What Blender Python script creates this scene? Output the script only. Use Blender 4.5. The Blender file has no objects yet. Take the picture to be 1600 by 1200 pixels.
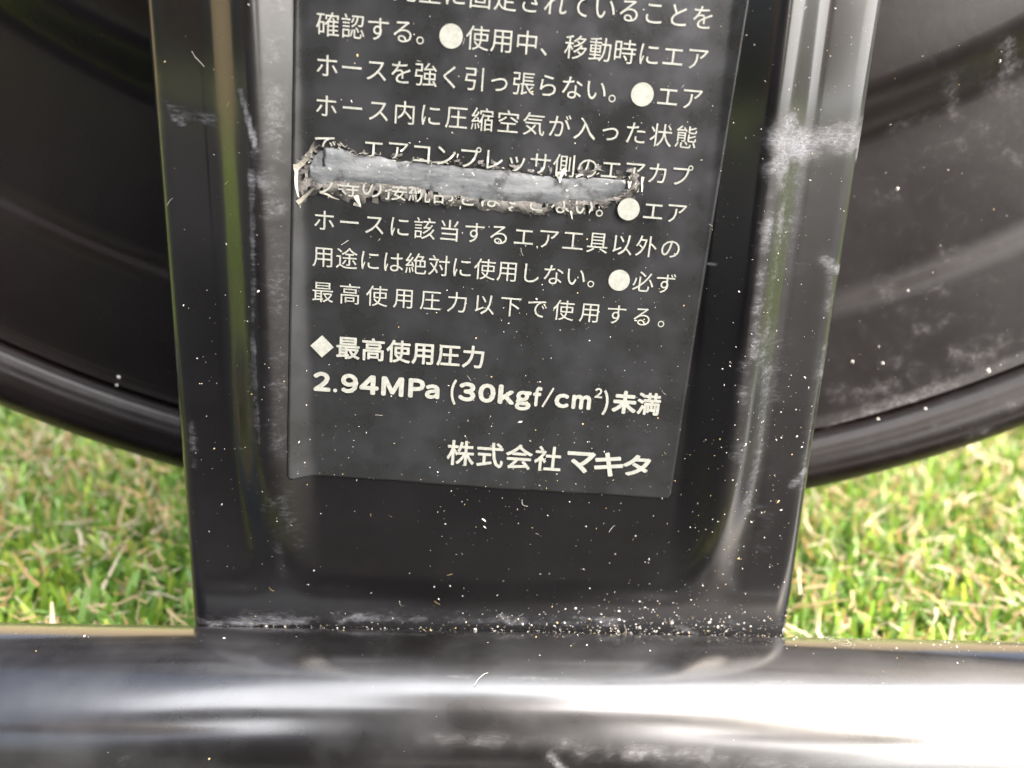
import bpy, math, random
import numpy as np
from mathutils import Vector, Matrix

rng = np.random.default_rng(7)
random.seed(7)
R = math.radians
scene = bpy.context.scene

# ------------------------------------------------------------------ camera
CAM = np.array([-0.00399, -0.12338, 0.08241])
PITCH, YAW, ROLL = 0.31863, 0.0424, 0.04289
FPX = 1400.0                                   # focal length in pixels of a 1600 px wide picture
fw = np.array([math.sin(YAW) * math.cos(PITCH), math.cos(YAW) * math.cos(PITCH), -math.sin(PITCH)])
rt0 = np.array([math.cos(YAW), -math.sin(YAW), 0.0])
up0 = np.cross(rt0, fw)
rt = rt0 * math.cos(ROLL) + up0 * math.sin(ROLL)
up = -rt0 * math.sin(ROLL) + up0 * math.cos(ROLL)
cam_data = bpy.data.cameras.new("camera")
cam = bpy.data.objects.new("camera", cam_data)
scene.collection.objects.link(cam)
cam.matrix_world = Matrix(((rt[0], up[0], -fw[0], CAM[0]), (rt[1], up[1], -fw[1], CAM[1]),
                           (rt[2], up[2], -fw[2], CAM[2]), (0, 0, 0, 1)))
cam_data.sensor_width = 36
cam_data.lens = 36 * FPX / 1600
cam_data.clip_start = 0.005
cam_data.clip_end = 500
cam_data.dof.use_dof = True
cam_data.dof.focus_distance = 0.127
cam_data.dof.aperture_fstop = 16
scene.camera = cam

# ------------------------------------------------------------------ sky, sun, exposure
SUN_EL, SUN_AZ = R(43), R(132)                 # azimuth clockwise from +Y
world = bpy.data.worlds.new("World")
scene.world = world
world.use_nodes = True
wn = world.node_tree.nodes
bg = wn["Background"]
sky = wn.new("ShaderNodeTexSky")
sky.sky_type = 'NISHITA'
sky.sun_disc = False
sky.sun_elevation = SUN_EL
sky.sun_rotation = SUN_AZ
sky.air_density = 1.0
sky.dust_density = 10.0
sky.ozone_density = 1.0
veil = wn.new("ShaderNodeHueSaturation")         # thin overcast takes most of the blue out of the sky
veil.inputs["Saturation"].default_value = 0.95
world.node_tree.links.new(sky.outputs[0], veil.inputs["Color"])
world.node_tree.links.new(veil.outputs[0], bg.inputs[0])
bg.inputs[1].default_value = 0.15
sun_data = bpy.data.lights.new("sun", 'SUN')
sun_data.energy = 4.3
sun_data.angle = R(104)
sun_data.color = (0.985, 0.99, 1.0)
sun = bpy.data.objects.new("sun", sun_data)
scene.collection.objects.link(sun)
sd = Vector((math.sin(SUN_AZ) * math.cos(SUN_EL), math.cos(SUN_AZ) * math.cos(SUN_EL), math.sin(SUN_EL)))
sun.rotation_euler = sd.to_track_quat('Z', 'Y').to_euler()
scene.view_settings.view_transform = 'Standard'
scene.view_settings.look = 'None'
scene.view_settings.exposure = 1.9
scene.view_settings.gamma = 1.0
scene.cycles.max_bounces = 6

# ------------------------------------------------------------------ helpers
def ray(x, y):
    return fw + rt * ((x - 800) / FPX) + up * ((600 - y) / FPX)

def on_plane(x, y, Y=0.0):                     # where the view ray meets the upright plane y = Y
    d = ray(x, y)
    return CAM + d * ((Y - CAM[1]) / d[1])

def link(name, mesh, mat=None, parent=None, smooth=False):
    o = bpy.data.objects.new(name, mesh)
    scene.collection.objects.link(o)
    if mat is not None:
        for m in (mat if isinstance(mat, (list, tuple)) else [mat]):
            mesh.materials.append(m)
    if parent is not None:
        o.parent = parent
    if smooth:
        mesh.polygons.foreach_set("use_smooth", [True] * len(mesh.polygons))
    return o

def mesh_from(name, verts, faces):
    me = bpy.data.meshes.new(name)
    me.from_pydata([tuple(map(float, v)) for v in verts], [], [tuple(map(int, f)) for f in faces])
    me.update()
    return me

def fast_mesh(name, V, F):                     # V (n,3), F (m,k) numpy, all faces of k corners
    me = bpy.data.meshes.new(name)
    k = F.shape[1]
    me.vertices.add(len(V))
    me.vertices.foreach_set("co", V.astype(np.float32).ravel())
    me.loops.add(F.size)
    me.loops.foreach_set("vertex_index", F.astype(np.int32).ravel())
    me.polygons.add(len(F))
    me.polygons.foreach_set("loop_start", np.arange(0, F.size, k, dtype=np.int32))
    me.update(calc_edges=True)
    return me

def add_attr(me, name, vals):
    a = me.attributes.new(name, 'FLOAT', 'POINT')
    a.data.foreach_set("value", np.asarray(vals, dtype=np.float32))

def vnoise(x, y, seed=0):                      # smooth value noise in 2D, numpy
    r = np.random.default_rng(seed)
    T = r.random((128, 128))
    xi = np.floor(x).astype(int); yi = np.floor(y).astype(int)
    fx = x - xi; fy = y - yi
    fx = fx * fx * (3 - 2 * fx); fy = fy * fy * (3 - 2 * fy)
    g = lambda a, b: T[a % 128, b % 128]
    return (g(xi, yi) * (1 - fx) + g(xi + 1, yi) * fx) * (1 - fy) + (g(xi, yi + 1) * (1 - fx) + g(xi + 1, yi + 1) * fx) * fy

def fnoise(x, y, seed=0, octv=4):              # fractal value noise, 0..1
    out = 0; amp = 1.0; tot = 0
    for k in range(octv):
        out = out + amp * vnoise(x * 2 ** k, y * 2 ** k, seed + k); tot += amp; amp *= 0.6
    return out / tot

def seg_mask(X, Z, pts, width, strength):      # soft stroke along a polyline (metres)
    m = np.zeros_like(X)
    for (a, b) in zip(pts[:-1], pts[1:]):
        ax, az = a; bx, bz = b
        dx, dz = bx - ax, bz - az
        L = dx * dx + dz * dz + 1e-12
        t = np.clip(((X - ax) * dx + (Z - az) * dz) / L, 0, 1)
        d = np.hypot(X - ax - t * dx, Z - az - t * dz)
        m = np.maximum(m, strength * np.exp(-(d / width) ** 2))
    return m

def px_strokes(X, Z, strokes, Y=0.0):
    m = np.zeros_like(X)
    for pts, wpx, s in strokes:
        P = [on_plane(px, py, Y) for px, py in pts]
        m = np.maximum(m, seg_mask(X, Z, [(p[0], p[2]) for p in P], wpx * 8.6e-5 * (1 + (Y > .01) * .3), s))
    return m

# ------------------------------------------------------------------ materials
def new_mat(name):
    m = bpy.data.materials.new(name)
    m.use_nodes = True
    nt = m.node_tree
    return m, nt, nt.nodes["Principled BSDF"]

def N(nt, t, **kw):
    n = nt.nodes.new(t)
    for k, v in kw.items():
        setattr(n, k, v)
    return n

def noise(nt, scale, detail=4, rough=0.6, stretch=None, coord='Object', dist=0.0):
    tc = N(nt, "ShaderNodeTexCoord")
    mp = N(nt, "ShaderNodeMapping")
    if stretch:
        mp.inputs["Scale"].default_value = stretch
    nt.links.new(tc.outputs[coord], mp.inputs[0])
    n = N(nt, "ShaderNodeTexNoise")
    n.inputs["Scale"].default_value = scale
    n.inputs["Detail"].default_value = detail
    n.inputs["Roughness"].default_value = rough
    n.inputs["Distortion"].default_value = dist
    nt.links.new(mp.outputs[0], n.inputs["Vector"])
    return n.outputs["Fac"]

def ramp(nt, src, p0, p1, c0=0.0, c1=1.0):
    r = N(nt, "ShaderNodeMapRange")
    r.interpolation_type = 'SMOOTHSTEP'
    r.inputs[1].default_value = p0; r.inputs[2].default_value = p1
    r.inputs[3].default_value = c0; r.inputs[4].default_value = c1
    nt.links.new(src, r.inputs[0])
    return r.outputs[0]

def math_n(nt, op, a, b, clamp=False):
    m = N(nt, "ShaderNodeMath", operation=op)
    m.use_clamp = clamp
    for i, v in enumerate((a, b)):
        if isinstance(v, (int, float)):
            m.inputs[i].default_value = v
        else:
            nt.links.new(v, m.inputs[i])
    return m.outputs[0]

def mixc(nt, fac, a, b):
    m = N(nt, "ShaderNodeMix", data_type='RGBA')
    for i, v in ((0, fac), (6, a), (7, b)):
        if isinstance(v, tuple):
            m.inputs[i].default_value = (*v, 1)
        elif isinstance(v, (int, float)):
            m.inputs[i].default_value = v
        else:
            nt.links.new(v, m.inputs[i])
    return m.outputs[2]

def painted(name, base, dusty, rough=(0.22, 0.34), spec=0.5, scuff_scale=900, stretch=(1, 1, 1), film=0.10, bump=0.02, bumpscale=500, scuff_gain=1.0, coat=0.6):
    """Worn black paint: broken-up pale scuffs and painted sheen follow the 'scuff' attribute, a thin dust film lies all over."""
    m, nt, b = new_mat(name)
    at = N(nt, "ShaderNodeAttribute", attribute_name="scuff_sheen")
    fine = noise(nt, scuff_scale, 9, 0.70, stretch, dist=0.3)
    finer = noise(nt, scuff_scale * 2.7, 5, 0.75, (stretch[0] * .8, 1, stretch[2] * 1.1))
    thr = math_n(nt, 'ADD', math_n(nt, 'MULTIPLY', at.outputs["Fac"], 0.70 * scuff_gain), math_n(nt, 'MULTIPLY', fine, 1.0))
    sc = math_n(nt, 'MULTIPLY', ramp(nt, thr, 0.62, 1.20), ramp(nt, finer, 0.36, 0.62, 0.12, 1.0))
    sc = math_n(nt, 'MULTIPLY', sc, ramp(nt, at.outputs["Fac"], 0.0, 0.45))
    big = noise(nt, 60, 5, 0.6)
    fl = math_n(nt, 'MULTIPLY', ramp(nt, big, 0.35, 0.75), film)
    fac = math_n(nt, 'ADD', math_n(nt, 'MULTIPLY', sc, 0.34), fl, True)
    nt.links.new(mixc(nt, fac, base, dusty), b.inputs["Base Color"])
    ro = math_n(nt, 'ADD', ramp(nt, big, 0.3, 0.7, rough[0], rough[1]), math_n(nt, 'ADD', math_n(nt, 'MULTIPLY', sc, 0.35), math_n(nt, 'MULTIPLY', at.outputs["Fac"], 0.35)))
    cr = math_n(nt, 'ADD', math_n(nt, 'MULTIPLY', at.outputs["Fac"], 0.45), 0.15 if coat > 0.9 else 0.11, True)
    nt.links.new(cr, b.inputs["Coat Roughness"])
    nt.links.new(ro, b.inputs["Roughness"])
    b.inputs["Specular IOR Level"].default_value = spec
    b.inputs["Coat Weight"].default_value = coat
    b.inputs["Coat IOR"].default_value = 1.8 if coat > 0.9 else 1.5
    bp = N(nt, "ShaderNodeBump")
    bp.inputs["Strength"].default_value = 1.0
    bp.inputs["Distance"].default_value = 0.0001 * bump * 10
    nt.links.new(noise(nt, bumpscale, 3, 0.5), bp.inputs["Height"])
    nt.links.new(bp.outputs[0], b.inputs["Normal"])
    return m

M_plate = painted("black_paint", (0.0030, 0.0028, 0.0032), (0.38, 0.40, 0.46), (0.26, 0.34), 0.24, 1300, (0.45, 1, 1.5), 0.005, coat=0.85)
M_tube = painted("black_tube_paint", (0.005, 0.0046, 0.005), (0.40, 0.41, 0.44), (0.24, 0.32), 0.40, 1100, (.6, 1, 1.2), 0.045, coat=1.0, bump=0.012, bumpscale=900)
M_disc = painted("black_disc_plastic", (0.0040, 0.0025, 0.0025), (0.26, 0.26, 0.28), (0.22, 0.30), 0.28, 420, (1, 1, 1), 0.010, coat=0.06)

# sticker film
M_label, nt, b = new_mat("sticker_film")
big = noise(nt, 120, 4, 0.55)
grain = noise(nt, 5000, 2, 0.6)
at = N(nt, "ShaderNodeAttribute", attribute_name="scuff_sheen")
haze = math_n(nt, 'MULTIPLY', ramp(nt, big, 0.35, 0.7), math_n(nt, 'ADD', at.outputs["Fac"], 0.05))
haze = math_n(nt, 'MULTIPLY', haze, ramp(nt, grain, 0.2, 0.8, 0.6, 1.2), True)
nt.links.new(mixc(nt, haze, (0.0125, 0.0135, 0.0142), (0.12, 0.125, 0.155)), b.inputs["Base Color"])
nt.links.new(ramp(nt, big, 0.3, 0.7, 0.24, 0.36), b.inputs["Roughness"])
bp = N(nt, "ShaderNodeBump"); bp.inputs["Distance"].default_value = 0.000008
nt.links.new(noise(nt, 260, 4, 0.6), bp.inputs["Height"]); nt.links.new(bp.outputs[0], b.inputs["Normal"])

M_label_edge, nt, b = new_mat("sticker_cut_edge")
nt.links.new(mixc(nt, ramp(nt, noise(nt, 900, 4, 0.7), 0.4, 0.65), (0.10, 0.10, 0.10), (0.42, 0.41, 0.36)), b.inputs["Base Color"])
b.inputs["Roughness"].default_value = 0.6

M_ink, nt, b = new_mat("pale_print")
nt.links.new(mixc(nt, ramp(nt, noise(nt, 1500, 5, 0.7), 0.35, 0.7), (0.235, 0.247, 0.228), (0.31, 0.322, 0.295)), b.inputs["Base Color"])
b.inputs["Roughness"].default_value = 0.45

M_bare, nt, b = new_mat("scraped_bare_patch")
st = noise(nt, 260, 7, 0.7, (0.35, 1, 1.6))
c1 = mixc(nt, ramp(nt, st, 0.30, 0.72), (0.060, 0.068, 0.076), (0.20, 0.215, 0.23))
c1 = mixc(nt, ramp(nt, noise(nt, 330, 5, 0.7), 0.50, 0.66), c1, (0.055, 0.058, 0.062))
sp = noise(nt, 1600, 3, 0.7)
nt.links.new(mixc(nt, ramp(nt, sp, 0.655, 0.74), c1, (0.75, 0.76, 0.74)), b.inputs["Base Color"])
b.inputs["Roughness"].default_value = 0.42
bp = N(nt, "ShaderNodeBump"); bp.inputs["Distance"].default_value = 0.00012
nt.links.new(noise(nt, 500, 6, 0.7, (0.5, 1, 1.3)), bp.inputs["Height"]); nt.links.new(bp.outputs[0], b.inputs["Normal"])

M_torn, nt, b = new_mat("torn_film_edge")
t1 = noise(nt, 700, 7, 0.75, (0.7, 1, 1))
c1 = mixc(nt, ramp(nt, t1, 0.40, 0.56), (0.016, 0.016, 0.016), (0.10, 0.097, 0.092))
nt.links.new(mixc(nt, ramp(nt, noise(nt, 1300, 5, 0.7), 0.63, 0.68), c1, (0.42, 0.46, 0.38)), b.inputs["Base Color"])
b.inputs["Roughness"].default_value = 0.7
bp = N(nt, "ShaderNodeBump"); bp.inputs["Distance"].default_value = 0.0003
nt.links.new(t1, bp.inputs["Height"]); nt.links.new(bp.outputs[0], b.inputs["Normal"])

def plain(name, col, rough=0.6, var=0.15, scale=800):
    m, nt, b = new_mat(name)
    c2 = tuple(min(1, c * (1 + var)) for c in col); c1 = tuple(c * (1 - var) for c in col)
    nt.links.new(mixc(nt, noise(nt, scale, 3, 0.6), c1, c2), b.inputs["Base Color"])
    b.inputs["Roughness"].default_value = rough
    return m

M_flake = plain("cream_film_flake", (0.40, 0.38, 0.33), 0.6, 0.3)
M_flake_dark = plain("dark_film_flake", (0.05, 0.048, 0.045), 0.6, 0.3)
M_dust = plain("pale_dust", (0.50, 0.49, 0.46), 0.8, 0.3)
M_dust_tan = plain("tan_dust", (0.55, 0.42, 0.2), 0.8, 0.2)
M_rubber = plain("black_rubber", (0.02, 0.02, 0.02), 0.7)

# ------------------------------------------------------------------ lawn (setting)
def soil_mat():
    m, nt, b = new_mat("lawn_base")
    c = mixc(nt, ramp(nt, noise(nt, 180, 6, 0.7), 0.35, 0.65), (0.07, 0.10, 0.025), (0.20, 0.24, 0.07))
    c = mixc(nt, ramp(nt, noise(nt, 14, 5, 0.6), 0.45, 0.7), c, (0.20, 0.19, 0.08))
    nt.links.new(c, b.inputs["Base Color"])
    b.inputs["Roughness"].default_value = 0.9
    return m
GZ = -0.0300
s = 60.0
me = mesh_from("lawn_ground", [(-s, -s, GZ), (s, -s, GZ), (s, s, GZ), (-s, s, GZ)], [(0, 1, 2, 3)])
o = link("lawn_ground", me, soil_mat()); o["kind"] = "structure"
o["label"] = "green ground the turf blades grow from, reaching to the horizon"

def grass_mat():
    m, nt, b = new_mat("turf_blade")
    a = N(nt, "ShaderNodeAttribute", attribute_name="blade_colour")
    nt.links.new(a.outputs["Color"], b.inputs["Base Color"])
    b.inputs["Roughness"].default_value = 0.42
    tr = N(nt, "ShaderNodeBsdfTranslucent")
    nt.links.new(a.outputs["Color"], tr.inputs[0])
    mx = N(nt, "ShaderNodeMixShader"); mx.inputs[0].default_value = 0.35
    out = nt.nodes["Material Output"]
    nt.links.new(b.outputs[0], mx.inputs[1]); nt.links.new(tr.outputs[0], mx.inputs[2])
    nt.links.new(mx.outputs[0], out.inputs[0])
    return m
M_grass = grass_mat()
TURF_END = -0.050                              # turf cut short; an unseen dark slab is added in front for reflections
m_, nt, b = new_mat("added_paving_grey")
nt.links.new(mixc(nt, ramp(nt, noise(nt, 300, 6, 0.7), 0.3, 0.7), (0.018, 0.018, 0.020), (0.045, 0.044, 0.046)), b.inputs["Base Color"])
b.inputs["Roughness"].default_value = 0.85
PT = GZ + 0.002
pv = [(-2, -2.5), (2, -2.5), (2, TURF_END), (-2, TURF_END)]
me = mesh_from("added_paving", [(x, y, GZ - .04) for x, y in pv] + [(x, y, PT) for x, y in pv],
               [(4, 5, 6, 7), (0, 1, 5, 4), (1, 2, 6, 5), (2, 3, 7, 6), (3, 0, 4, 7)])
o = link("added_paving", me, m_); o["kind"] = "structure"
o["label"] = "added dark grey slab in front of the turf edge, out of view, for reflections"

def make_turf(P, L, Wd, thatch_frac, seed):
    """P (n,2) roots; returns vertices, quads and a colour per vertex; one curved ribbon of 3 quads per blade."""
    r = np.random.default_rng(seed)
    n = len(P)
    az = r.random(n) * 2 * np.pi
    thatch = r.random(n) < thatch_frac
    lean = np.where(thatch, r.uniform(1.0, 1.7, n), np.abs(r.normal(0.35, 0.38, n)))
    curl = np.where(thatch, r.normal(0, 1.6, n), r.normal(0.55, 0.55, n))
    twist = r.normal(0, 0.8, n)
    S = 4
    d = np.stack([np.cos(az), np.sin(az)], -1)
    pos = np.stack([P[:, 0], P[:, 1], np.full(n, GZ) + np.where(thatch, r.uniform(0.000, .011, n), 0)], -1)
    face = az + np.pi / 2 + r.normal(0, 0.7, n)
    V = np.zeros((n, S, 2, 3))
    side_az = az.copy()
    for k in range(S):
        t = k / (S - 1)
        w = Wd * np.where(t < 0.9, 1 - 0.25 * t, 0.45) * np.where(thatch, 0.5, 1)
        fa = face + twist * t
        sv = np.stack([np.cos(fa), np.sin(fa), np.zeros(n)], -1) * (w / 2)[:, None]
        V[:, k, 0] = pos - sv; V[:, k, 1] = pos + sv
        ang = lean + curl * t
        step = L / (S - 1)
        hd = np.where(thatch, az + curl * t * 1.3, az)
        pos = pos + np.stack([np.cos(hd) * np.sin(ang) * step, np.sin(hd) * np.sin(ang) * step,
                              np.cos(ang) * step], -1)
        pos[:, 2] = np.maximum(pos[:, 2], GZ + 0.001)
    base = (np.arange(n) * S * 2)[:, None]
    F = np.concatenate([base + np.array([[2 * k, 2 * k + 1, 2 * k + 3, 2 * k + 2]]) for k in range(S - 1)], 1).reshape(-1, 4)
    pal = np.array([(0.17, 0.32, 0.045), (0.26, 0.42, 0.06), (0.40, 0.49, 0.08), (0.30, 0.50, 0.15), (0.12, 0.25, 0.045), (0.48, 0.60, 0.28)])
    ptan = np.array([(0.50, 0.36, 0.17), (0.58, 0.44, 0.27), (0.44, 0.27, 0.12), (0.66, 0.56, 0.40)])
    c = pal[r.choice(6, n, p=[.26, .26, .17, .14, .10, .07])]
    c = np.where(thatch[:, None], ptan[r.choice(4, n)], c) * r.uniform(0.75, 1.2, (n, 1))
    C = np.ones((n, S, 2, 4)); C[..., :3] = c[:, None, None, :]
    return V.reshape(-1, 3), F, C.reshape(-1, 4)

TUBE_R = 0.0144
TUBE_C = (-0.555 * TUBE_R, -0.832 * TUBE_R)    # (y, z) of the tube axis
def scatter(n, x0, x1, y0, y1, hole=None, seed=1):
    r = np.random.default_rng(seed)
    P = np.stack([r.uniform(x0, x1, n), r.uniform(y0, y1, n)], -1)
    P = P[np.abs(P[:, 1] - TUBE_C[0]) > TUBE_R + 0.001]
    P = P[P[:, 1] > TURF_END + 0.006]
    if hole:
        inside = (P[:, 0] > hole[0]) & (P[:, 0] < hole[1]) & (P[:, 1] > hole[2]) & (P[:, 1] < hole[3])
        P = P[~inside]
    return P
near = (-0.27, 0.27, -0.05, 0.30)
Pn = scatter(105000, *near, seed=3)
r1 = np.random.default_rng(5)
Vn, Fn, Cn = make_turf(Pn, r1.uniform(0.005, 0.0125, len(Pn)), r1.uniform(0.0009, 0.0021, len(Pn)), 0.24, 11)
Pf = scatter(60000, -1.1, 1.1, -1.1, 1.3, near, seed=4)
Vf, Ff, Cf = make_turf(Pf, r1.uniform(0.012, 0.025, len(Pf)), r1.uniform(0.003, 0.005, len(Pf)), 0.25, 12)
V = np.concatenate([Vn, Vf]); F = np.concatenate([Fn, Ff + len(Vn)]); C = np.concatenate([Cn, Cf])
me = fast_mesh("turf_grass", V, F)
ca = me.color_attributes.new("blade_colour", 'FLOAT_COLOR', 'POINT')
ca.data.foreach_set("color", C.astype(np.float32).ravel())
turf = link("turf_grass", me, M_grass, smooth=True)
turf["kind"] = "stuff"; turf["category"] = "grass"
turf["label"] = "short bright green turf with tan curled thatch under and behind the hose reel"

# ------------------------------------------------------------------ hose reel
reel = bpy.data.objects.new("hose_reel", None)
scene.collection.objects.link(reel)
reel.empty_display_size = 0.05
reel.location = (0, TUBE_C[0], TUBE_C[1] - TUBE_R)
reel["label"] = "black hose reel stand with a scraped warning sticker on its ribbed upright, standing on turf"
reel["category"] = "hose reel"
RB = np.array(reel.location)

def part(name, me, mat, parent=None, smooth=True):
    o = link(name, me, mat, parent or reel, smooth)
    if parent is None or parent is reel:
        o.matrix_parent_inverse = Matrix.Translation(-Vector(RB))
    return o

HALF = 0.0475
def prof(x, z):
    """How far the plate's face stands towards the viewer at (x, z), metres."""
    ax = np.abs(x)
    fade = np.clip((z - 0.004) / 0.030, 0, 1); fade = fade * fade * (3 - 2 * fade)
    xc = 0.0337 - 0.0010 * (1 - fade)
    w = 0.0064
    u = np.clip(np.abs(ax - xc) / w, 0, 1)
    bead = 0.0036 * fade * (0.5 + 0.5 * np.cos(np.pi * u)) ** 0.9
    fl = -0.10 * np.clip(ax - 0.0405, 0, None) * fade
    e = np.clip((ax - 0.0450) / 0.0025, 0, 1)
    roll = -0.0019 * (1 - np.sqrt(np.clip(1 - 0.93 * e * e, 0, 1)))
    ripple = 0.00006 * np.sin(z * 95 + x * 30)
    toe = 0.0
    return bead + fl + roll + ripple + toe

def grid_mesh(name, xs, zs, yfun):
    X, Z = np.meshgrid(xs, zs)
    Yv = yfun(X, Z)
    V = np.stack([X, Yv, Z], -1).reshape(-1, 3)
    nx, nz = len(xs), len(zs)
    i = np.arange(nx - 1)[None, :] + np.arange(nz - 1)[:, None] * nx
    F = np.stack([i, i + 1, i + nx + 1, i + nx], -1).reshape(-1, 4)
    return fast_mesh(name, V, F), X, Z

xs = np.concatenate([np.linspace(-HALF, -0.0445, 13)[:-1], np.linspace(-0.0445, 0.0445, 200), np.linspace(0.0445, HALF, 13)[1:]])
zs = np.concatenate([np.linspace(-0.004, 0.098, 220)[:-1], np.linspace(0.098, 0.40, 120)])
me, X, Z = grid_mesh("bracket_plate", xs, zs, lambda X, Z: -prof(X, Z))
strokes = [
    ([(1205, 215), (1260, 230), (1300, 220), (1350, 205)], 26, .72), ([(1225, 195), (1205, 285)], 20, .6),
    ([(1190, 262), (1230, 240)], 14, .6),
    ([(1192, 260), (1188, 330), (1180, 400), (1172, 480), (1170, 545)], 15, .42),
    ([(1215, 300), (1205, 420), (1185, 560)], 12, .35),
    ([(1150, 560), (1150, 640), (1140, 750)], 22, .28),
    ([(1195, 560), (1185, 700), (1165, 800)], 20, .30),
    ([(1290, 405), (1315, 425)], 12, .75), ([(1300, 420), (1298, 520), (1285, 640)], 14, .40),
    ([(1262, 740), (1240, 760)], 10, .5), ([(1186, 700), (1165, 780)], 14, .45),
    ([(1360, 180), (1345, 250)], 6, .6),
    ([(248, 160), (275, 178), (335, 185)], 12, .5), ([(268, 185), (285, 195)], 6, .8),
    ([(385, 140), (397, 180), (408, 225)], 4, .95),
    ([(410, 235), (420, 280), (445, 320)], 14, .45),
    ([(402, 260), (404, 330), (405, 430), (404, 520), (410, 640), (418, 740)], 6, .55),
    ([(398, 560), (400, 640), (410, 730), (430, 780)], 12, .30),
    ([(380, 700), (410, 760), (440, 860)], 16, .28),
    ([(296, 660), (302, 730)], 10, .35), ([(372, 420), (380, 620)], 12, .22),
    ([(305, 962), (600, 958), (900, 966), (1220, 975)], 18, .30), ([(310, 970), (420, 968), (560, 966), (720, 968), (850, 972), (960, 976)], 11, .55),
    ([(330, 975), (480, 972)], 6, .9), ([(530, 972), (560, 962)], 7, .8), ([(640, 968), (700, 966)], 6, .65),
    ([(780, 962), (800, 975)], 6, .9), ([(900, 965), (960, 970)], 8, .7), ([(1060, 980), (1090, 990)], 6, .7),
    ([(1150, 855), (1130, 900)], 10, .3), ([(1040, 900), (1230, 985)], 30, .12),
    ([(460, 120), (1100, 120)], 1, .0),
    ([(1090, 407), (1115, 412)], 2.2, .9),
    ([(1240, 260), (1225, 420), (1205, 600), (1190, 760), (1185, 880)], 40, .22), ([(436, -20), (436, 330)], 22, .42), ([(440, 260), (440, 740), (470, 860)], 26, .26),  # left rib strokes paint its bright flank highlight; the right one is scuffed paint
    ([(1300, 480), (1262, 780)], 22, .28),
]
sc = px_strokes(X, Z, strokes)
sc = np.clip(sc * (1.9 * fnoise(X * 260, Z * 420, 3, 5) - 0.05), 0, 1.1) + 0.05 * vnoise(X * 140, Z * 60, 4)
add_attr(me, "scuff_sheen", sc.ravel())
plate = part("upright_bracket", me, M_plate)
sol = plate.modifiers.new("thickness", 'SOLIDIFY'); sol.thickness = 0.0020; sol.offset = -1
sol.use_even_offset = False

# base tube, bent backwards at both ends
def tube_mesh(path, rad, seg=160):
    path = np.array(path, float)
    T = np.gradient(path, axis=0); T /= np.linalg.norm(T, axis=1)[:, None]
    Vs = []
    for p, t in zip(path, T):
        side = np.array([0, 0, 1.0]); a = np.cross(t, side); a /= np.linalg.norm(a)
        th = np.linspace(0, 2 * np.pi, seg, endpoint=False)
        Vs.append(p + rad * (np.cos(th)[:, None] * a + np.sin(th)[:, None] * side))
    n = len(path); V = np.concatenate(Vs)
    i = np.arange(seg)[None, :]; j = (np.arange(seg) + 1)[None, :] % seg; k = (np.arange(n - 1) * seg)[:, None]
    F = np.stack([i + k, j + k, j + k + seg, i + k + seg], -1).reshape(-1, 4)
    return fast_mesh("tube", V, F), V

def u_path(zc, half, bend, back, yc):
    pts = []
    for t in np.linspace(0, 1, 10)[:-1]:
        pts.append((-half, yc + back - (back - bend) * t, zc))
    for a in np.linspace(0, np.pi / 2, 14)[:-1]:
        pts.append((-half + bend - bend * math.cos(a), yc + bend - bend * math.sin(a), zc))
    for x in np.linspace(-half + bend, half - bend, 700):
        pts.append((x, yc, zc))
    for a in np.linspace(0, np.pi / 2, 14)[1:]:
        pts.append((half - bend + bend * math.sin(a), yc + bend - bend * math.cos(a), zc))
    for t in np.linspace(0, 1, 10)[1:]:
        pts.append((half, yc + bend + (back - bend) * t, zc))
    return pts
me, V = tube_mesh(u_path(TUBE_C[1], 0.21, 0.05, 0.22, TUBE_C[0]), TUBE_R)
# scuffs measured on the tube's face: strokes by (x metres, angle above the horizontal facing the viewer)
ang = np.degrees(np.arctan2(V[:, 2] - TUBE_C[1], -(V[:, 1] - TUBE_C[0])))
sc = np.zeros(len(V))
def tstroke(x0, a0, x1, a1, w, s):
    global sc
    t = np.clip((V[:, 0] - x0) / ((x1 - x0) or 1e-9), 0, 1)
    d = np.hypot((V[:, 0] - (x0 + t * (x1 - x0))) * 1000, (ang - (a0 + t * (a1 - a0))) * 0.22)
    sc = np.maximum(sc, s * np.exp(-(d / w) ** 2))
for a in [(-.01, 33, .012, 31, 1.0, .4), (.012, 27, .030, 27, 1.3, .6), (.008, 25, .010, 16, .8, .8), (.03, 22, .07, 16, 2.2, .35),
          (-.08, 12, -.04, 16, 2.6, .28), (-.03, 2, .00, 6, 2.2, .25), (.035, 4, .045, 10, 1.5, .6), (.048, 8, .055, 2, 1.5, .5),
          (-.02, 12, .02, 10, 2.0, .2), (.005, 3, .02, 1, 1, .5), (-.06, 3, -.02, -2, 2, .3), (.06, 66, .09, 62, 1, .2),
          (-.01, 68, .015, 66, .35, .5), (.03, 62, .045, 68, .8, .35), (-.03, 60, .00, 66, 2.5, .15)]:
    tstroke(*a)
sc = np.clip(0.8 * sc * (1.8 * fnoise(V[:, 0] * 200 + 7, ang * 0.05, 9, 5) - 0.1), 0, 1) + 0.22 * fnoise(V[:, 0] * 90 + 30, ang * 0.03, 5, 5) ** 2 * np.clip((80 - ang) / 40, 0.25, 1)
add_attr(me, "scuff_sheen", sc)
base_tube = part("base_tube", me, M_tube)

# top handle tube of the frame (above the picture; seen only in reflections)
me, V = tube_mesh(u_path(0.405, 0.12, 0.05, 0.12, 0.004), 0.0125, 32)
add_attr(me, "scuff_sheen", np.zeros(len(V)))
part("handle_tube", me, M_tube)

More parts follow.
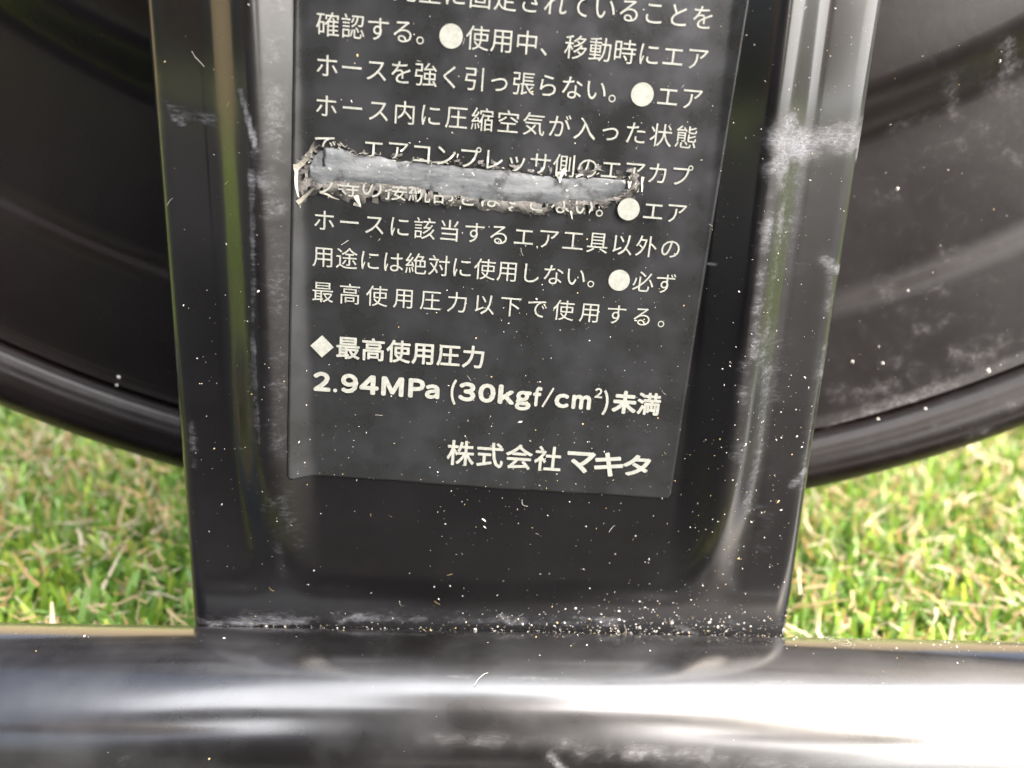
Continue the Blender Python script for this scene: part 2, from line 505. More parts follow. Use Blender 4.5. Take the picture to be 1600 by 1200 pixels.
# turned flange disc with rolled rim
DY, DCX, DCZ, DR = 0.030, 0.00282, 0.22793, 0.22257
pr = []                                       # (radius fraction, towards viewer)
def seg(r0, h0, r1, h1, n):
    for t in np.linspace(0, 1, n, endpoint=False):
        pr.append((r0 + (r1 - r0) * t, h0 + (h1 - h0) * t))
seg(0.12, .004, .682, .004, 30)
for t in np.linspace(0, 1, 12, endpoint=False):
    e = t * t * (3 - 2 * t); pr.append((.682 + .050 * t, .004 - .0050 * e))
seg(.732, -.0010, .842, -.0016, 10)
seg(.842, -.0016, .852, -.0010, 3)
seg(.852, -.0010, .9445, -.0002, 10)
pr += [(.9450, -.00010), (.9462, .00010), (.9478, .00000), (.9486, -.0009), (.9495, -.0022)]
for a in np.linspace(190, -30, 26):
    pr.append((.9745 + .0255 * math.cos(R(a)), -.0010 + .0052 * math.sin(R(a))))
for a in np.linspace(-40, -90, 6):
    pr.append((.9745 + .0255 * math.cos(R(a)), -.0010 + .0052 * math.sin(R(a))))
pr += [(.94, -.0050), (.12, -.0020)]
pr = np.array(pr)
SEG = 512
th = np.linspace(0, 2 * np.pi, SEG, endpoint=False)
Rr = pr[:, 0][:, None] * DR
V = np.stack([DCX + Rr * np.sin(th)[None, :], np.broadcast_to(DY - pr[:, 1][:, None], (len(pr), SEG)),
              DCZ - Rr * np.cos(th)[None, :]], -1).reshape(-1, 3)
n = len(pr)
i = np.arange(SEG)[None, :]; j = (np.arange(SEG) + 1)[None, :] % SEG; k = (np.arange(n) * SEG)[:, None]; k2 = ((np.arange(n) + 1) % n * SEG)[:, None]
F = np.stack([i + k, j + k, j + k2, i + k2], -1).reshape(-1, 4)
me = fast_mesh("flange_disc", V, F)
dstrokes = [([(1560, 70), (1585, 110)], 12, .8), ([(1475, 115), (1490, 145)], 9, .8), ([(1480, 150), (1500, 175)], 9, .6),
            ([(1350, 430), (1385, 450), (1420, 500)], 5, .5), ([(1480, 400), (1500, 405)], 9, .7), ([(1445, 455), (1475, 450)], 8, .45),
            ([(1310, 615), (1360, 620), (1400, 600)], 18, .45), ([(1500, 555), (1540, 560), (1570, 535)], 16, .45),
            ([(1400, 560), (1450, 590)], 22, .3), ([(1440, 520), (1490, 500)], 14, .35), ([(1560, 230), (1590, 250)], 12, .35),
            ([(1283, 670), (1340, 652), (1420, 628), (1500, 600), (1600, 560)], 3, .85), ([(1450, 250), (1600, 180)], 14, .2),
            ([(240, 425), (232, 460)], 14, .25), ([(1500, 670), (1560, 650)], 6, .6), ([(1545, 610), (1560, 625)], 5, .9),
            ([(1400, 200), (1450, 180)], 10, .3), ([(1330, 300), (1400, 310)], 14, .2), ([(1550, 130), (1600, 150)], 16, .4)]
sc = px_strokes(V[:, 0], V[:, 2], dstrokes, DY)
sc = sc * 0.7 * np.clip(1.8 * fnoise(V[:, 0] * 250 + 40, V[:, 2] * 250, 6, 5) - 0.1, 0, 1) + 0.0 + 0.20 * np.clip(V[:, 0] / 0.07, 0, 1)
add_attr(me, "scuff_sheen", sc)
disc = part("flange_disc", me, M_disc)
# hub that joins disc and bracket (above the picture)
def cyl_y(x, z, y0, y1, rad, seg=48):
    th = np.linspace(0, 2 * np.pi, seg, endpoint=False)
    v = [(x + rad * math.cos(a), y, z + rad * math.sin(a)) for y in (y0, y1) for a in th]
    f = [(i, (i + 1) % seg, seg + (i + 1) % seg, seg + i) for i in range(seg)] + [tuple(range(seg))[::-1], tuple(range(seg, 2 * seg))]
    return mesh_from("hub", v, f)
part("hub", cyl_y(DCX, DCZ, 0.0025, 0.036, 0.031), M_rubber, smooth=False)

# ------------------------------------------------------------------ warning sticker
LX, LZ, LTH = -0.02414, 0.0891, -0.04411
CP, LP = 0.00318, 0.00497
cL, sL = math.cos(LTH), math.sin(LTH)
def lab_to_world(a, b):                        # sticker coordinates (metres) to x, z
    return LX + a * cL - b * sL, LZ + a * sL + b * cL
def lab(px, py):                               # picture point to sticker coordinates
    P = on_plane(px, py)
    dx, dz = P[0] - LX, P[2] - LZ
    return dx * cL + dz * sL, -dx * sL + dz * cL

film = 0.00014
A0, A1, B0, B1 = -0.00423, 0.05305, -0.06285, 0.060
na, nb = 150, 300
av = np.linspace(A0, A1, na); bv = np.linspace(B0, B1, nb)
A, B = np.meshgrid(av, bv)
# rounded lower corners and a slightly wavy lower edge
rad = 0.0007
wave = (0.00010 * np.sin((A - A0) * 150) + 0.00004 * np.sin(A * 600 + 1))
f = np.clip((B0 + 0.006 - B) / 0.006, 0, 1)
B = B + wave * f
da = np.clip(rad - (A - A0), 0, None); da2 = np.clip(rad * 1.2 - (A1 - A), 0, None)
lift = np.where(da > 0, rad - np.sqrt(np.clip(rad * rad - da * da, 0, None)), 0) + np.where(da2 > 0, rad * 1.2 - np.sqrt(np.clip((rad * 1.2) ** 2 - da2 * da2, 0, None)), 0)
B = B + lift * f ** 3 * 1.0
Xw, Zw = lab_to_world(A, B)
pucker = 0.00005 * (vnoise(A * 300, B * 300, 8) - .5) * np.clip((B + 0.03) / 0.02, 0, 1)
Yw = -prof(Xw, Zw) - film - np.abs(pucker)
V = np.stack([Xw, Yw, Zw], -1).reshape(-1, 3)
ii = np.arange(na - 1)[None, :] + np.arange(nb - 1)[:, None] * na
F = np.stack([ii, ii + 1, ii + na + 1, ii + na], -1).reshape(-1, 4)
# rim skirt down to the plate so the film has a cut edge
ring = list(range(na)) + [na - 1 + na * k for k in range(1, nb)] + [(nb - 1) * na + k for k in range(na - 2, -1, -1)] + [na * k for k in range(nb - 2, 0, -1)]
sk = V[ring].copy(); sk[:, 1] += film - 0.00001
off = len(V); V2 = np.concatenate([V, sk]); m = len(ring)
SF = np.array([[ring[k], off + k, off + (k + 1) % m, ring[(k + 1) % m]] for k in range(m)])
me = fast_mesh("warning_sticker", V2, np.concatenate([F, SF]))
hz = np.clip(0.03 + 0.16 * np.clip((B + 0.035) / 0.045, 0, 1) ** 1.2 * np.clip((A + 0.004) / 0.035, 0.1, 1), 0, 1)  # bluish reflected haze towards the upper right, painted into the film colour
hz = np.concatenate([(hz * (0.5 + 0.9 * vnoise(A * 260, B * 200, 12))).ravel(), np.full(m, 0.1)])
add_attr(me, "scuff_sheen", hz)
sticker = part("warning_sticker", me, [M_label, M_label_edge])
sticker.data.polygons.foreach_set("material_index", [0] * len(F) + [1] * len(SF))
sticker["label"] = "dark sticker with pale Japanese text, rounded corners and a scrape torn across it"

TEAR = [(483, 261), (491, 244), (509, 231), (530, 231), (560, 242), (590, 244), (620, 251), (665, 255), (717, 261), (748, 264),
        (795, 266), (840, 274), (881, 279), (926, 277), (977, 281), (979, 298), (958, 309), (926, 313), (885, 311), (861, 319),
        (832, 315), (776, 313), (720, 307), (684, 300), (646, 291), (599, 287), (571, 285), (524, 283), (506, 287), (483, 277)]
TEARW = [(on_plane(*p)[0], on_plane(*p)[2]) for p in TEAR]
def in_tear(x, z):
    c = False
    for k in range(len(TEARW)):
        (x1, z1), (x2, z2) = TEARW[k], TEARW[k - 1]
        if (z1 > z) != (z2 > z) and x < (x2 - x1) * (z - z1) / (z2 - z1) + x1: c = not c
    return c
# glyphs: text curves turned to flat meshes, one mesh per printed line
_cache = {}
def glyph(ch, bold=0.0, res=3):
    key = (ch, bold)
    if key in _cache:
        return _cache[key]
    cu = bpy.data.curves.new("glyph", 'FONT')
    cu.body = ch
    cu.size = 1.0
    cu.resolution_u = res
    cu.offset = bold
    cu.fill_mode = 'FRONT'
    ob = bpy.data.objects.new("glyph", cu)
    scene.collection.objects.link(ob)
    dg = bpy.context.evaluated_depsgraph_get()
    me = bpy.data.meshes.new_from_object(ob.evaluated_get(dg))
    v = np.array([q.co[:2] for q in me.vertices]).reshape(-1, 2)
    fs = [tuple(p.vertices) for p in me.polygons]
    bpy.data.objects.remove(ob); bpy.data.meshes.remove(me); bpy.data.curves.remove(cu)
    _cache[key] = (v, fs)
    return _cache[key]
ref, _ = glyph("回")
EM = (ref[:, 1].max() - ref[:, 1].min()) / 0.87     # this glyph fills about 0.87 of the em square
REFC = ((ref[:, 0].max() + ref[:, 0].min()) / 2, (ref[:, 1].max() + ref[:, 1].min()) / 2)

class Line:
    def __init__(self): self.v, self.f, self.h, self.lev = [], [], [], 0.0
    def add(self, v, fs):
        o = len(self.v); self.v += [tuple(q) for q in v]; self.h += [self.lev] * len(v); self.f += [tuple(i + o for i in f) for f in fs]
    def heavy(self, v, fs, bold):                             # heavier strokes: the outline printed again around itself, each pass a hair prouder
        self.add(v, fs)
        if bold > 0:
            for k in range(8):
                t = 2 * math.pi * k / 8
                self.lev = 2.5e-6 * (k + 1)
                self.add([(q[0] + bold * math.cos(t), q[1] + bold * math.sin(t)) for q in v], fs)
            self.lev = 0.0
    def em(self, ch, a, b, size, bold=0.0, sx=1.0):           # em square centred on (a, b)
        v, fs = glyph(ch)
        if not len(v): return
        k = size / EM
        self.heavy([(a + (q[0] - REFC[0]) * k * sx, b + (q[1] - REFC[1]) * k) for q in v], fs, bold)
    def box(self, ch, a0, b0, a1, b1, bold=0.0, slope=0.0):   # fitted to a box
        v, fs = glyph(ch)
        mn, mx = v.min(0), v.max(0)
        a0 += bold; a1 -= bold; b0 += bold; b1 -= bold
        self.heavy([(a0 + (q[0] - mn[0]) / (mx[0] - mn[0]) * (a1 - a0), b0 + (q[1] - mn[1]) / (mx[1] - mn[1]) * (b1 - b0)) for q in v], fs, bold)
    def poly(self, pts):
        o = len(self.v); self.v += list(pts); self.h += [0.0] * len(pts); self.f.append(tuple(range(o, o + len(pts))))
    def disc(self, a, b, r, n=40):
        self.poly([(a + r * math.cos(2 * math.pi * k / n), b + r * math.sin(2 * math.pi * k / n)) for k in range(n)])
    def build(self, name="printed_line", torn=False):
        v = np.array(self.v)
        X, Z = lab_to_world(v[:, 0], v[:, 1])
        if torn:
            self.f = [f for f in self.f if not any(in_tear(X[i], Z[i]) for i in f)]
            self.h = [0.00042 if z < 0.0752 - 0.10 * (x + .026) else 0.00012 for x, z in zip(X, Z)]
        Y = -prof(X, Z) - film - 0.00009 - np.array(self.h)
        me = mesh_from(name, np.stack([X, Y, Z], -1), self.f)
        o = link(name, me, M_ink, sticker)
        return o

lines = {
    -1: ("が完全に固定されていることを", 2, None),
    0: ("確認する。●使用中、移動時にエア", 0, None),
    1: ("ホースを強く引っ張らない。●エア", 0, None),
    2: ("ホース内に圧縮空気が入った状態", 0, 15),
    3: ("で、エアコンプレッサ側のエアカプ", 0, None),
    4: ("ラ等の接続部をはずさない。●エア", 0, None),
    5: ("ホースに該当するエア工具以外の", 0, 15),
    6: ("用途には絶対に使用しない。●必ず", 0, None),
    7: ("最高使用圧力以下で使用する。", 0, 15.35),
}
for j, (txt, c0, span) in lines.items():
    L = Line()
    n = len(txt)
    for i, ch in enumerate(txt):
        col = c0 + (i if span is None else i * span / (n - 1))
        a, b = col * CP, -j * LP
        if ch == "●":
            L.disc(a - 0.00022, b, 0.00150)
        else:
            L.em(ch, a, b, 0.00318, 0.0)
    L.build(torn=j in (3, 4))
L = Line()
b = -0.04262
L.poly([(0.00005 - .00165, b), (0.00005, b - .00165), (0.00005 + .00165, b), (0.00005, b + .00165)])
for i, ch in enumerate("最高使用圧力"):
    L.em(ch, 0.00372 + i * 0.00358, b, 0.00352, 0.00007)
L.build()
L = Line()
bb, bt = -0.04935, -0.04640
fw_ = lambda c: chr(ord(c) + 0xFEE0)            # full-width forms share the sans strokes of the other print
for ch, p0, p1, lo, hi, bd in [("2", 490, 517, 0, 1, 17), (".", 521, 527.5, 0, .19, 6), ("9", 533, 560, 0, 1, 17), ("4", 562, 592, 0, 1, 17),
                               ("M", 596, 631, 0, 1, 17), ("P", 638, 664, 0, 1, 17), ("a", 664, 687, 0, .76, 16), ("(", 704, 713, -.22, 1.1, 10),
                               ("3", 716, 743, 0, 1, 17), ("0", 747, 774, 0, 1, 17), ("k", 778, 804, 0, 1, 17), ("g", 805, 830, -.27, .76, 16),
                               ("f", 832, 846, 0, 1.02, 15), ("/", 847, 864, -.04, 1.04, 11), ("c", 866, 889, 0, .76, 16), ("m", 893, 923, 0, .76, 16),
                               ("2", 927, 939, .66, 1.18, 6), (")", 941, 950, -.22, 1.1, 10)]:
    a0_, a1_ = lab(p0, 596 + (p0 - 490) * .08)[0], lab(p1, 596 + (p1 - 490) * .08)[0]
    L.box(fw_(ch), a0_, bb + (bt - bb) * lo, a1_, bb + (bt - bb) * hi, bd * 1e-5)
L.em("未", 0.04415, -0.04785, 0.0036, 0.00015)
L.em("満", 0.04775, -0.04785, 0.0036, 0.00010)
L.build()
L = Line()
for i, ch in enumerate("株式会社"):
    L.em(ch, 0.02075 + i * 0.00435, -0.05760, 0.00425, 0.00007)
L.box("マ", 0.03660, -0.05945, 0.04090, -0.05600, 0.00013)
L.box("キ", 0.04080, -0.05970, 0.04520, -0.05585, 0.00013)
L.box("タ", 0.04510, -0.05935, 0.04930, -0.05590, 0.00013)
L.build()

# ------------------------------------------------------------------ scrape across the sticker
def pw(px, py):
    P = on_plane(px, py); return P[0], P[2]
inner = TEAR
outer = [(462, 256), (478, 238), (500, 224), (528, 219), (562, 236), (590, 236), (622, 240), (668, 250), (720, 250), (752, 252),
         (797, 256), (842, 262), (880, 264), (928, 258), (990, 262), (1003, 285), (990, 312), (930, 331), (888, 335), (860, 333),
         (830, 336), (776, 330), (720, 326), (686, 321), (650, 316), (600, 314), (565, 318), (522, 306), (498, 300), (466, 318)]
def densify(P, n, jit, seed):
    r = np.random.default_rng(seed)
    P = np.array(P, float); out = []
    for k in range(len(P)):
        a, b2 = P[k], P[(k + 1) % len(P)]
        for t in np.linspace(0, 1, n, endpoint=False):
            out.append(a + (b2 - a) * t + r.normal(0, jit, 2))
    return np.array(out)
I = densify(inner, 6, 0.9, 1); O = densify(outer, 6, 2.2, 2)
def surf(P, h):
    W = np.array([pw(*p) for p in P])
    return np.stack([W[:, 0], -prof(W[:, 0], W[:, 1]) - h, W[:, 1]], -1)
# bare patch: rings from the outline to its spine so that it bows up softly
cent = np.array([(x, np.interp(x, [483, 560, 700, 850, 979], [258, 264, 281, 294, 292])) for x in I[:, 0]])
rings = []
for t in (0, 0.12, 0.35, 0.65, 1.0):
    rings.append(surf(I * (1 - t) + cent * t, film + 0.00012 + 0.00016 * min(1, t * 3)))
V = np.concatenate(rings); n = len(I)
F = np.array([[k * n + i, k * n + (i + 1) % n, (k + 1) * n + (i + 1) % n, (k + 1) * n + i] for k in range(4) for i in range(n)])
link("bare_patch", fast_mesh("bare_patch", V, F), M_bare, sticker, True)["label"] = "pale grey scraped streak"
rings = []
rr = np.random.default_rng(3)
for t, h in ((0, .00006), (.33, .00022), (.66, .00030), (1, .00010)):
    P = O * (1 - t) + I * t
    S = surf(P, 0)
    S[:, 1] -= film + h + (rr.uniform(0, .00030, n) if 0 < t < 1 else 0)
    rings.append(S)
V = np.concatenate(rings)
F = np.array([[k * n + i, k * n + (i + 1) % n, (k + 1) * n + (i + 1) % n, (k + 1) * n + i] for k in range(3) for i in range(n)])
# the upper torn band is thin and gappy: drop some of its faces so the print shows between the shreds
mid = V[F].mean(1)
keep = np.ones(len(F), bool)
for q in range(len(F)):
    i_ = q % n
    if O[i_, 1] < 275 and 470 < O[i_, 0] < 985 and rr.random() < 0.55: keep[q] = False
    elif rr.random() < 0.12: keep[q] = False
link("torn_edge", fast_mesh("torn_edge", V, F[keep]), M_torn, sticker)["label"] = "ragged torn film around the scraped streak"
# curled shreds standing off the torn edge
SV, SF_, SM = [], [], []
def shred(px, py, dirx, diry, length, width, curl, mat, lift=0.0002):
    x, z = pw(px, py)
    y = -float(prof(np.array(x), np.array(z))) - film - lift
    d = np.array([dirx, 0, -diry], float); d /= np.linalg.norm(d)
    sdir = np.cross(d, [0, 1, 0])
    p = np.array([x, y, z]); a = 0.15; o = len(SV); S = 6
    for k in range(S):
        w = width * (1 - 0.8 * k / (S - 1)) * (0.8 + 0.4 * random.random())
        SV.append(p - sdir * w / 2); SV.append(p + sdir * w / 2)
        p = p + (d * math.cos(a) + np.array([0, -1, 0]) * math.sin(a)) * length / (S - 1)
        a += curl / (S - 1)
        d = d * math.cos(.15) + sdir * math.sin(.15) * random.choice((-1, 1)); d /= np.linalg.norm(d)
        sdir = np.cross(d, [0, 1, 0]); sdir /= np.linalg.norm(sdir)
    for k in range(S - 1):
        SF_.append([o + 2 * k, o + 2 * k + 1, o + 2 * k + 3, o + 2 * k + 2]); SM.append(mat)
for k in range(420):
    i_ = random.randrange(n); t = random.random() ** 0.8
    p = O[i_] * (1 - t) + I[i_] * t
    low = p[1] > 290
    if not low and random.random() < 0.45: continue
    m_ = 0 if random.random() < (0.38 if low else 0.4) else 1
    aa = random.uniform(0, 2 * math.pi)
    shred(p[0], p[1], math.cos(aa) * 1.5, math.sin(aa), random.uniform(.0002, .0009), random.uniform(.00004, .00016), random.uniform(.5, 2.6), m_)
for (px, py, dx, dy, ln, wd, cu, mt) in [
    (464, 258, .1, 1, .0044, .0007, .6, 0), (466, 316, 1, -.75, .0036, .0007, .5, 0), (463, 262, 1, -.6, .0036, .0009, .5, 0),
    (480, 246, .8, -1, .0030, .0007, .8, 0), (556, 300, .2, 1, .0022, .0008, .8, 0), (553, 318, 1, .2, .0014, .0005, .9, 0), (500, 300, 1, .15, .0030, .0004, .4, 0),
    (470, 300, 1, .05, .0030, .0008, .5, 1), (872, 268, .2, .9, .0016, .0009, .9, 0), (884, 264, -.5, .5, .0016, .0007, .9, 0), (915, 268, -.7, .4, .0018, .0006, .9, 0),
    (900, 275, .5, -.5, .0015, .0006, .8, 0), (985, 275, -.1, 1, .0020, .0007, 1.2, 0), (962, 268, 1, .2, .0024, .0006, 1.2, 1),
    (1004, 276, -.2, 1, .0022, .0004, .8, 0), (716, 240, -.3, 1, .0013, .00015, 2.8, 0), (890, 322, .3, 1, .0020, .0003, 1.0, 0),
    (925, 318, -.1, 1, .0014, .0004, .6, 0), (790, 320, .5, .6, .0016, .0005, 1.2, 0), (830, 327, 1, .1, .0022, .0006, 1.2, 0), (868, 322, 1, .2, .0016, .0007, 1, 0)]:
    shred(px, py, dx, dy, ln, wd, cu, mt)
me = mesh_from("torn_shred", SV, SF_)
o = link("torn_shred", me, [M_flake, M_flake_dark], sticker); o["kind"] = "stuff"
me.polygons.foreach_set("material_index", SM)
o["label"] = "curled cream and dark shreds"

# ------------------------------------------------------------------ dust and fibres lying on the reel
DV, DF, DM = [], [], []
def speck(p, nrm, r_, mat, elong=1.0):
    nrm = np.array(nrm, float); nrm /= np.linalg.norm(nrm)
    a = np.cross(nrm, rng.normal(size=3)); a /= np.linalg.norm(a); b_ = np.cross(nrm, a)
    o = len(DV)
    for k in range(5):
        t = 2 * math.pi * k / 5
        DV.append(p + (a * math.cos(t) * elong + b_ * math.sin(t)) * r_ * rng.uniform(.7, 1.2))
    DV.append(p + nrm * r_ * 0.9)
    for k in range(5):
        DF.append((o + k, o + (k + 1) % 5, o + 5)); DM.append(mat)
def fibre(p, nrm, length, w, mat=0, bend=0.7):
    nrm = np.array(nrm, float); nrm /= np.linalg.norm(nrm)
    d = np.cross(nrm, rng.normal(size=3)); d /= np.linalg.norm(d)
    S = 7; o = len(DV); p = p + nrm * 0.00015
    turn = rng.normal(0, bend) / S
    for k in range(S):
        s_ = np.cross(nrm, d)
        DV.append(p - s_ * w / 2); DV.append(p + s_ * w / 2)
        p = p + d * length / (S - 1) + nrm * rng.normal(0, length * 0.006)
        tt = turn + rng.normal(0, .12)
        d = d * math.cos(tt) + s_ * math.sin(tt); d /= np.linalg.norm(d)
    for k in range(S - 1):
        i0 = o + 2 * k
        DF.append((i0, i0 + 1, i0 + 3)); DF.append((i0, i0 + 3, i0 + 2)); DM.extend((mat, mat))
def plate_point(x, z, h=0.0):
    e = 1e-4
    f0 = float(prof(np.array(x), np.array(z)))
    gx = (float(prof(np.array(x + e), np.array(z))) - f0) / e
    a, b_ = (x - LX) * cL + (z - LZ) * sL, -(x - LX) * sL + (z - LZ) * cL
    onl = A0 < a < A1 and b_ > B0
    return np.array([x, -f0 - (film if onl else 0) - h, z]), np.array([-gx * 1.0, -1.0, 0.0])
def rsize():
    return float(np.clip(rng.lognormal(math.log(0.000036), 0.6), 0.00002, 0.00017))
def dm(): return 1 if rng.random() < 0.22 else 0
for k in range(3400):
    x = rng.uniform(-0.0465, 0.0465); z = rng.uniform(0, 0.098)
    wgt = 0.16 + 0.30 * (x > -0.01) + 0.32 * math.exp(-z / 0.012) * (0.3 + (x > 0)) + 0.2 * (x > .028) + (0.18 if 0.02 < z < 0.055 else 0)
    if rng.random() > wgt: continue
    p, nr = plate_point(x, z)
    speck(p, nr, rsize() * (0.85 if z > 0.06 else 1), dm(), rng.choice([1, 1, 1.6, 2.4]))
for k in range(430):                            # dust caught in the joint between bracket and tube
    x = float(np.clip(rng.normal(0.026, 0.016), -0.045, 0.047)); z = abs(rng.normal(0, 0.0024))
    p, nr = plate_point(x, z)
    speck(p, nr, rsize() * 1.5, dm() if rng.random() < .5 else 0, rng.choice([1, 1.4]))
for k in range(260):
    x = rng.uniform(-0.046, 0.047); p, nr = plate_point(x, abs(rng.normal(0, 0.0003)))
    speck(p, nr, rsize(), dm())
def tube_point(x, deg):
    a = R(deg); nr = np.array([0, -math.cos(a), math.sin(a)])
    return np.array([x, TUBE_C[0], TUBE_C[1]]) + nr * TUBE_R, nr
for k in range(900):
    x = rng.uniform(-0.10, 0.12); deg = rng.uniform(0, 122)
    wgt = 0.10 + 0.75 * np.clip((deg - 60) / 60, 0, 1) * (0.25 + 0.75 * (x > 0.0))
    if rng.random() > wgt: continue
    p, nr = tube_point(x, deg)
    speck(p, nr, rsize() * 1.15, dm(), rng.choice([1, 1.5]))
for k in range(150):                            # heavier crumbs on the right of the tube
    x = rng.uniform(0.042, 0.10); deg = rng.uniform(95, 126)
    p, nr = tube_point(x, deg); speck(p, nr, rsize() * 1.3, 0, 1.2)
for k in range(42):
    x = rng.uniform(-0.043, 0.046); z = rng.uniform(0, 0.095)
    if rng.random() > (0.9 if x > 0 or z < .02 else .35): continue
    p, nr = plate_point(x, z); fibre(p, nr, rng.uniform(.0003, .0012), .00003, dm() if rng.random() < .6 else 0)
for (px, py, ln) in [(232, 322, .0022), (300, 80, .003), (825, 790, .0022), (960, 820, .0018), (1130, 990, .0018), (975, 975, .0022), (545, 375, .0015)]:
    x, z = pw(px, py); p, nr = plate_point(max(-.0465, x), z); fibre(p, nr, ln * .8, .00005, 0)
for k in range(9):                              # fluff tuft right of the bracket on the tube
    p, nr = tube_point(0.0535 + rng.normal(0, .0018), rng.uniform(100, 122)); fibre(p, nr, rng.uniform(.003, .006), .00006, 0, 3.5)
p, nr = tube_point(-0.001, 70); fibre(p, nr, .003, .00008, 0, 1.0)
for k in range(60):                             # crumbs on the flange disc
    px, py = rng.uniform(1290, 1600), rng.uniform(60, 690)
    P = on_plane(px, py, DY - .0005)
    rr_ = math.hypot(P[0] - DCX, P[2] - DCZ) / DR
    h = float(np.interp(rr_, pr[:-8, 0], pr[:-8, 1]))
    speck(np.array([P[0], DY - h, P[2]]), (0, -1, 0), rsize() * 1.5, dm(), 1.4)
for (px, py, s_) in [(1548, 583, .0006), (1338, 660, .0005), (1372, 655, .0003), (1443, 637, .0003), (1337, 569, .0003), (1384, 571, .00025), (182, 592, .0004), (180, 604, .0003), (1560, 95, .0003), (1410, 297, .0004)]:
    P = on_plane(px, py, DY - .0008)
    rr_ = math.hypot(P[0] - DCX, P[2] - DCZ) / DR
    h = float(np.interp(rr_, pr[:-8, 0], pr[:-8, 1]))
    speck(np.array([P[0], DY - h, P[2]]), (0, -1, 0), s_, 0, 1.2)
me = mesh_from("dust_specks", DV, DF)
me.polygons.foreach_set("material_index", DM)
dust = link("dust_specks", me, [M_dust, M_dust_tan])
dust["kind"] = "stuff"; dust["category"] = "dust"
dust["label"] = "pale dust specks and tiny fibres scattered over the black hose reel frame"

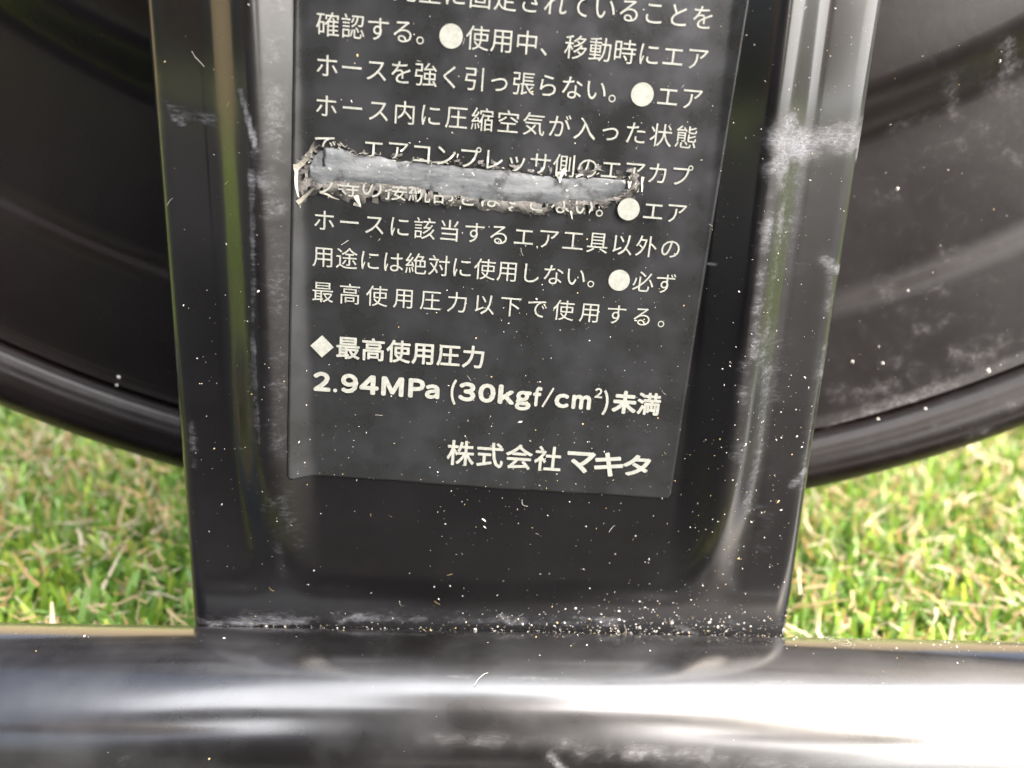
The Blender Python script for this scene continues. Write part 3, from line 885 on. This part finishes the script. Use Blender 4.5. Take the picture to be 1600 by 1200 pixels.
# ------------------------------------------------------------------ kneeling figure added unseen behind the viewpoint to darken what the paint reflects
def person():
    M_cloth = plain("dark_clothing", (0.018, 0.018, 0.022), 0.85, 0.2, 60)
    M_skin = plain("skin", (0.42, 0.27, 0.19), 0.55, 0.08, 40)
    M_hair = plain("black_hair", (0.012, 0.010, 0.009), 0.5, 0.2, 200)
    J = [(0, -.62, .16, .15), (0, -.56, .30, .14), (0, -.48, .44, .15), (0, -.42, .54, .12), (0, -.37, .58, .06)]
    E_ = [(0, 1), (1, 2), (2, 3), (3, 4)]
    def chain(root, pts):
        p = root
        for q in pts:
            J.append(q); E_.append((p, len(J) - 1)); p = len(J) - 1
        return p
    for s_ in (-1, 1):
        chain(3, [(s_ * .17, -.43, .52, .065), (s_ * .24, -.46, .32, .046), (s_ * .17, -.34, .17, .036), (s_ * .15, -.32, .15, .028)])
        chain(0, [(s_ * .09, -.58, .12, .11), (s_ * .085, -.27, .045, .075), (s_ * .085, -.30, .015, .055), (s_ * .09, -.58, .005, .045), (s_ * .09, -.72, .005, .036), (s_ * .09, -.80, .03, .032)])
    me = bpy.data.meshes.new("clothed_body")
    me.from_pydata([j[:3] for j in J], E_, [])
    root = bpy.data.objects.new("person", None); scene.collection.objects.link(root)
    root.location = (0, -.50, GZ)
    root["label"] = "added person in dark clothes kneeling out of view, darkens reflections in the paint"
    root["category"] = "person"
    def sub(name, me, mat, skin=None, lv=2):
        o = link(name, me, mat, root); o.matrix_parent_inverse = Matrix.Translation(-Vector((0, -.53, GZ)))
        if skin:
            m = o.modifiers.new("skin", 'SKIN')
            m.use_smooth_shade = True
            for k, r_ in enumerate(skin):
                me.skin_vertices[0].data[k].radius = (r_, r_)
            me.skin_vertices[0].data[0].use_root = True
            m2 = o.modifiers.new("smooth", 'SUBSURF'); m2.levels = m2.render_levels = lv
        return o
    bpy.context.view_layer.update()
    o = link("clothed_body", me, M_cloth, root); o.matrix_parent_inverse = Matrix.Translation(-Vector((0, -.53, GZ)))
    m = o.modifiers.new("skin", 'SKIN'); m.use_smooth_shade = True
    if not me.skin_vertices:
        bm_ = __import__("bmesh").new(); bm_.from_mesh(me); bm_.verts.layers.skin.verify(); bm_.to_mesh(me); bm_.free()
    for k, j in enumerate(J):
        me.skin_vertices[0].data[k].radius = (j[3], j[3])
    me.skin_vertices[0].data[0].use_root = True
    m2 = o.modifiers.new("smooth", 'SUBSURF'); m2.levels = m2.render_levels = 1
    import bmesh
    def ball(name, mats, fn, seg=32):
        bm = bmesh.new(); bmesh.ops.create_uvsphere(bm, u_segments=seg, v_segments=seg // 2, radius=1)
        for v in bm.verts: v.co = Vector(fn(*v.co))
        me = bpy.data.meshes.new(name); bm.to_mesh(me); bm.free()
        o = link(name, me, mats, root, True); o.matrix_parent_inverse = Matrix.Translation(-Vector((0, -.53, GZ)))
        return o
    tilt = R(52); hc = Vector((0, -.31, .63))
    def headf(x, y, z):
        w = .076 * (1 - .16 * max(0, -z)); f_ = .095 + (.014 * math.exp(-((x / .16) ** 2 + ((z + .12) / .2) ** 2)) if y > 0 else 0)
        f_ -= .010 * math.exp(-(((abs(x) - .38) / .16) ** 2 + ((z - .08) / .12) ** 2)) * (y > 0)
        p = Vector((x * w, y * f_, z * .12)); p.rotate(Matrix.Rotation(-tilt, 3, 'X')); return p + hc
    ball("head", M_skin, headf, 40)
    def hairf(x, y, z):
        k = 1.07 if (z > .25 or y < -.15) else .93
        p = Vector((x * .078 * k, y * .096 * k - .004, z * .122 * k + .006)); p.rotate(Matrix.Rotation(-tilt, 3, 'X')); return p + hc
    ball("hair", M_hair, hairf, 40)
    for s_ in (-1, 1):
        HJ = [(s_ * .15, -.325, .155, .024), (s_ * .145, -.29, .150, .026), (s_ * .14, -.265, .145, .024)]
        HE = [(0, 1), (1, 2)]
        for k, ln in enumerate((.9, 1.0, .95, .75)):
            o0 = len(HJ); xx = s_ * (.115 + .016 * k)
            HJ += [(xx, -.242, .140, .009), (xx, -.240 + .022 * ln, .120 - .01 * ln, .0085), (xx, -.230, .108 - .028 * ln, .0075)]
            HE += [(2, o0), (o0, o0 + 1), (o0 + 1, o0 + 2)]
        o0 = len(HJ); HJ += [(s_ * .115, -.29, .150, .011), (s_ * .102, -.265, .140, .009)]; HE += [(1, o0), (o0, o0 + 1)]
        me = bpy.data.meshes.new("hand"); me.from_pydata([j[:3] for j in HJ], HE, [])
        bm = bmesh.new(); bm.from_mesh(me); bm.verts.layers.skin.verify(); bm.to_mesh(me); bm.free()
        o = link("hand", me, M_skin, root); o.matrix_parent_inverse = Matrix.Translation(-Vector((0, -.53, GZ)))
        o.modifiers.new("skin", 'SKIN').use_smooth_shade = True
        for k, j in enumerate(HJ): me.skin_vertices[0].data[k].radius = (j[3], j[3])
        me.skin_vertices[0].data[0].use_root = True
        m2 = o.modifiers.new("smooth", 'SUBSURF'); m2.levels = m2.render_levels = 1
person()

# ------------------------------------------------------------------ low tan wall added out of view to give the paint a brown reflection
M_wall = plain("tan_wall", (0.30, 0.235, 0.15), 0.9, 0.15, 6)
def wall_box(x0, x1, y0, y1, z1):
    return [(x0, y0, GZ - .05), (x1, y0, GZ - .05), (x1, y1, GZ - .05), (x0, y1, GZ - .05), (x0, y0, z1), (x1, y0, z1), (x1, y1, z1), (x0, y1, z1)]
BF = [(0, 3, 2, 1), (4, 5, 6, 7), (0, 1, 5, 4), (1, 2, 6, 5), (2, 3, 7, 6), (3, 0, 4, 7)]
v_ = wall_box(-2.6, 2.6, 2.4, 2.55, 1.0) + wall_box(-2.75, -2.602, -.4, 2.55, 1.0)
o = link("added_wall", mesh_from("added_wall", v_, BF + [tuple(i + 8 for i in f) for f in BF]), M_wall)
o["label"] = "added low tan wall beyond the turf, out of view, for reflections"
o["category"] = "wall"
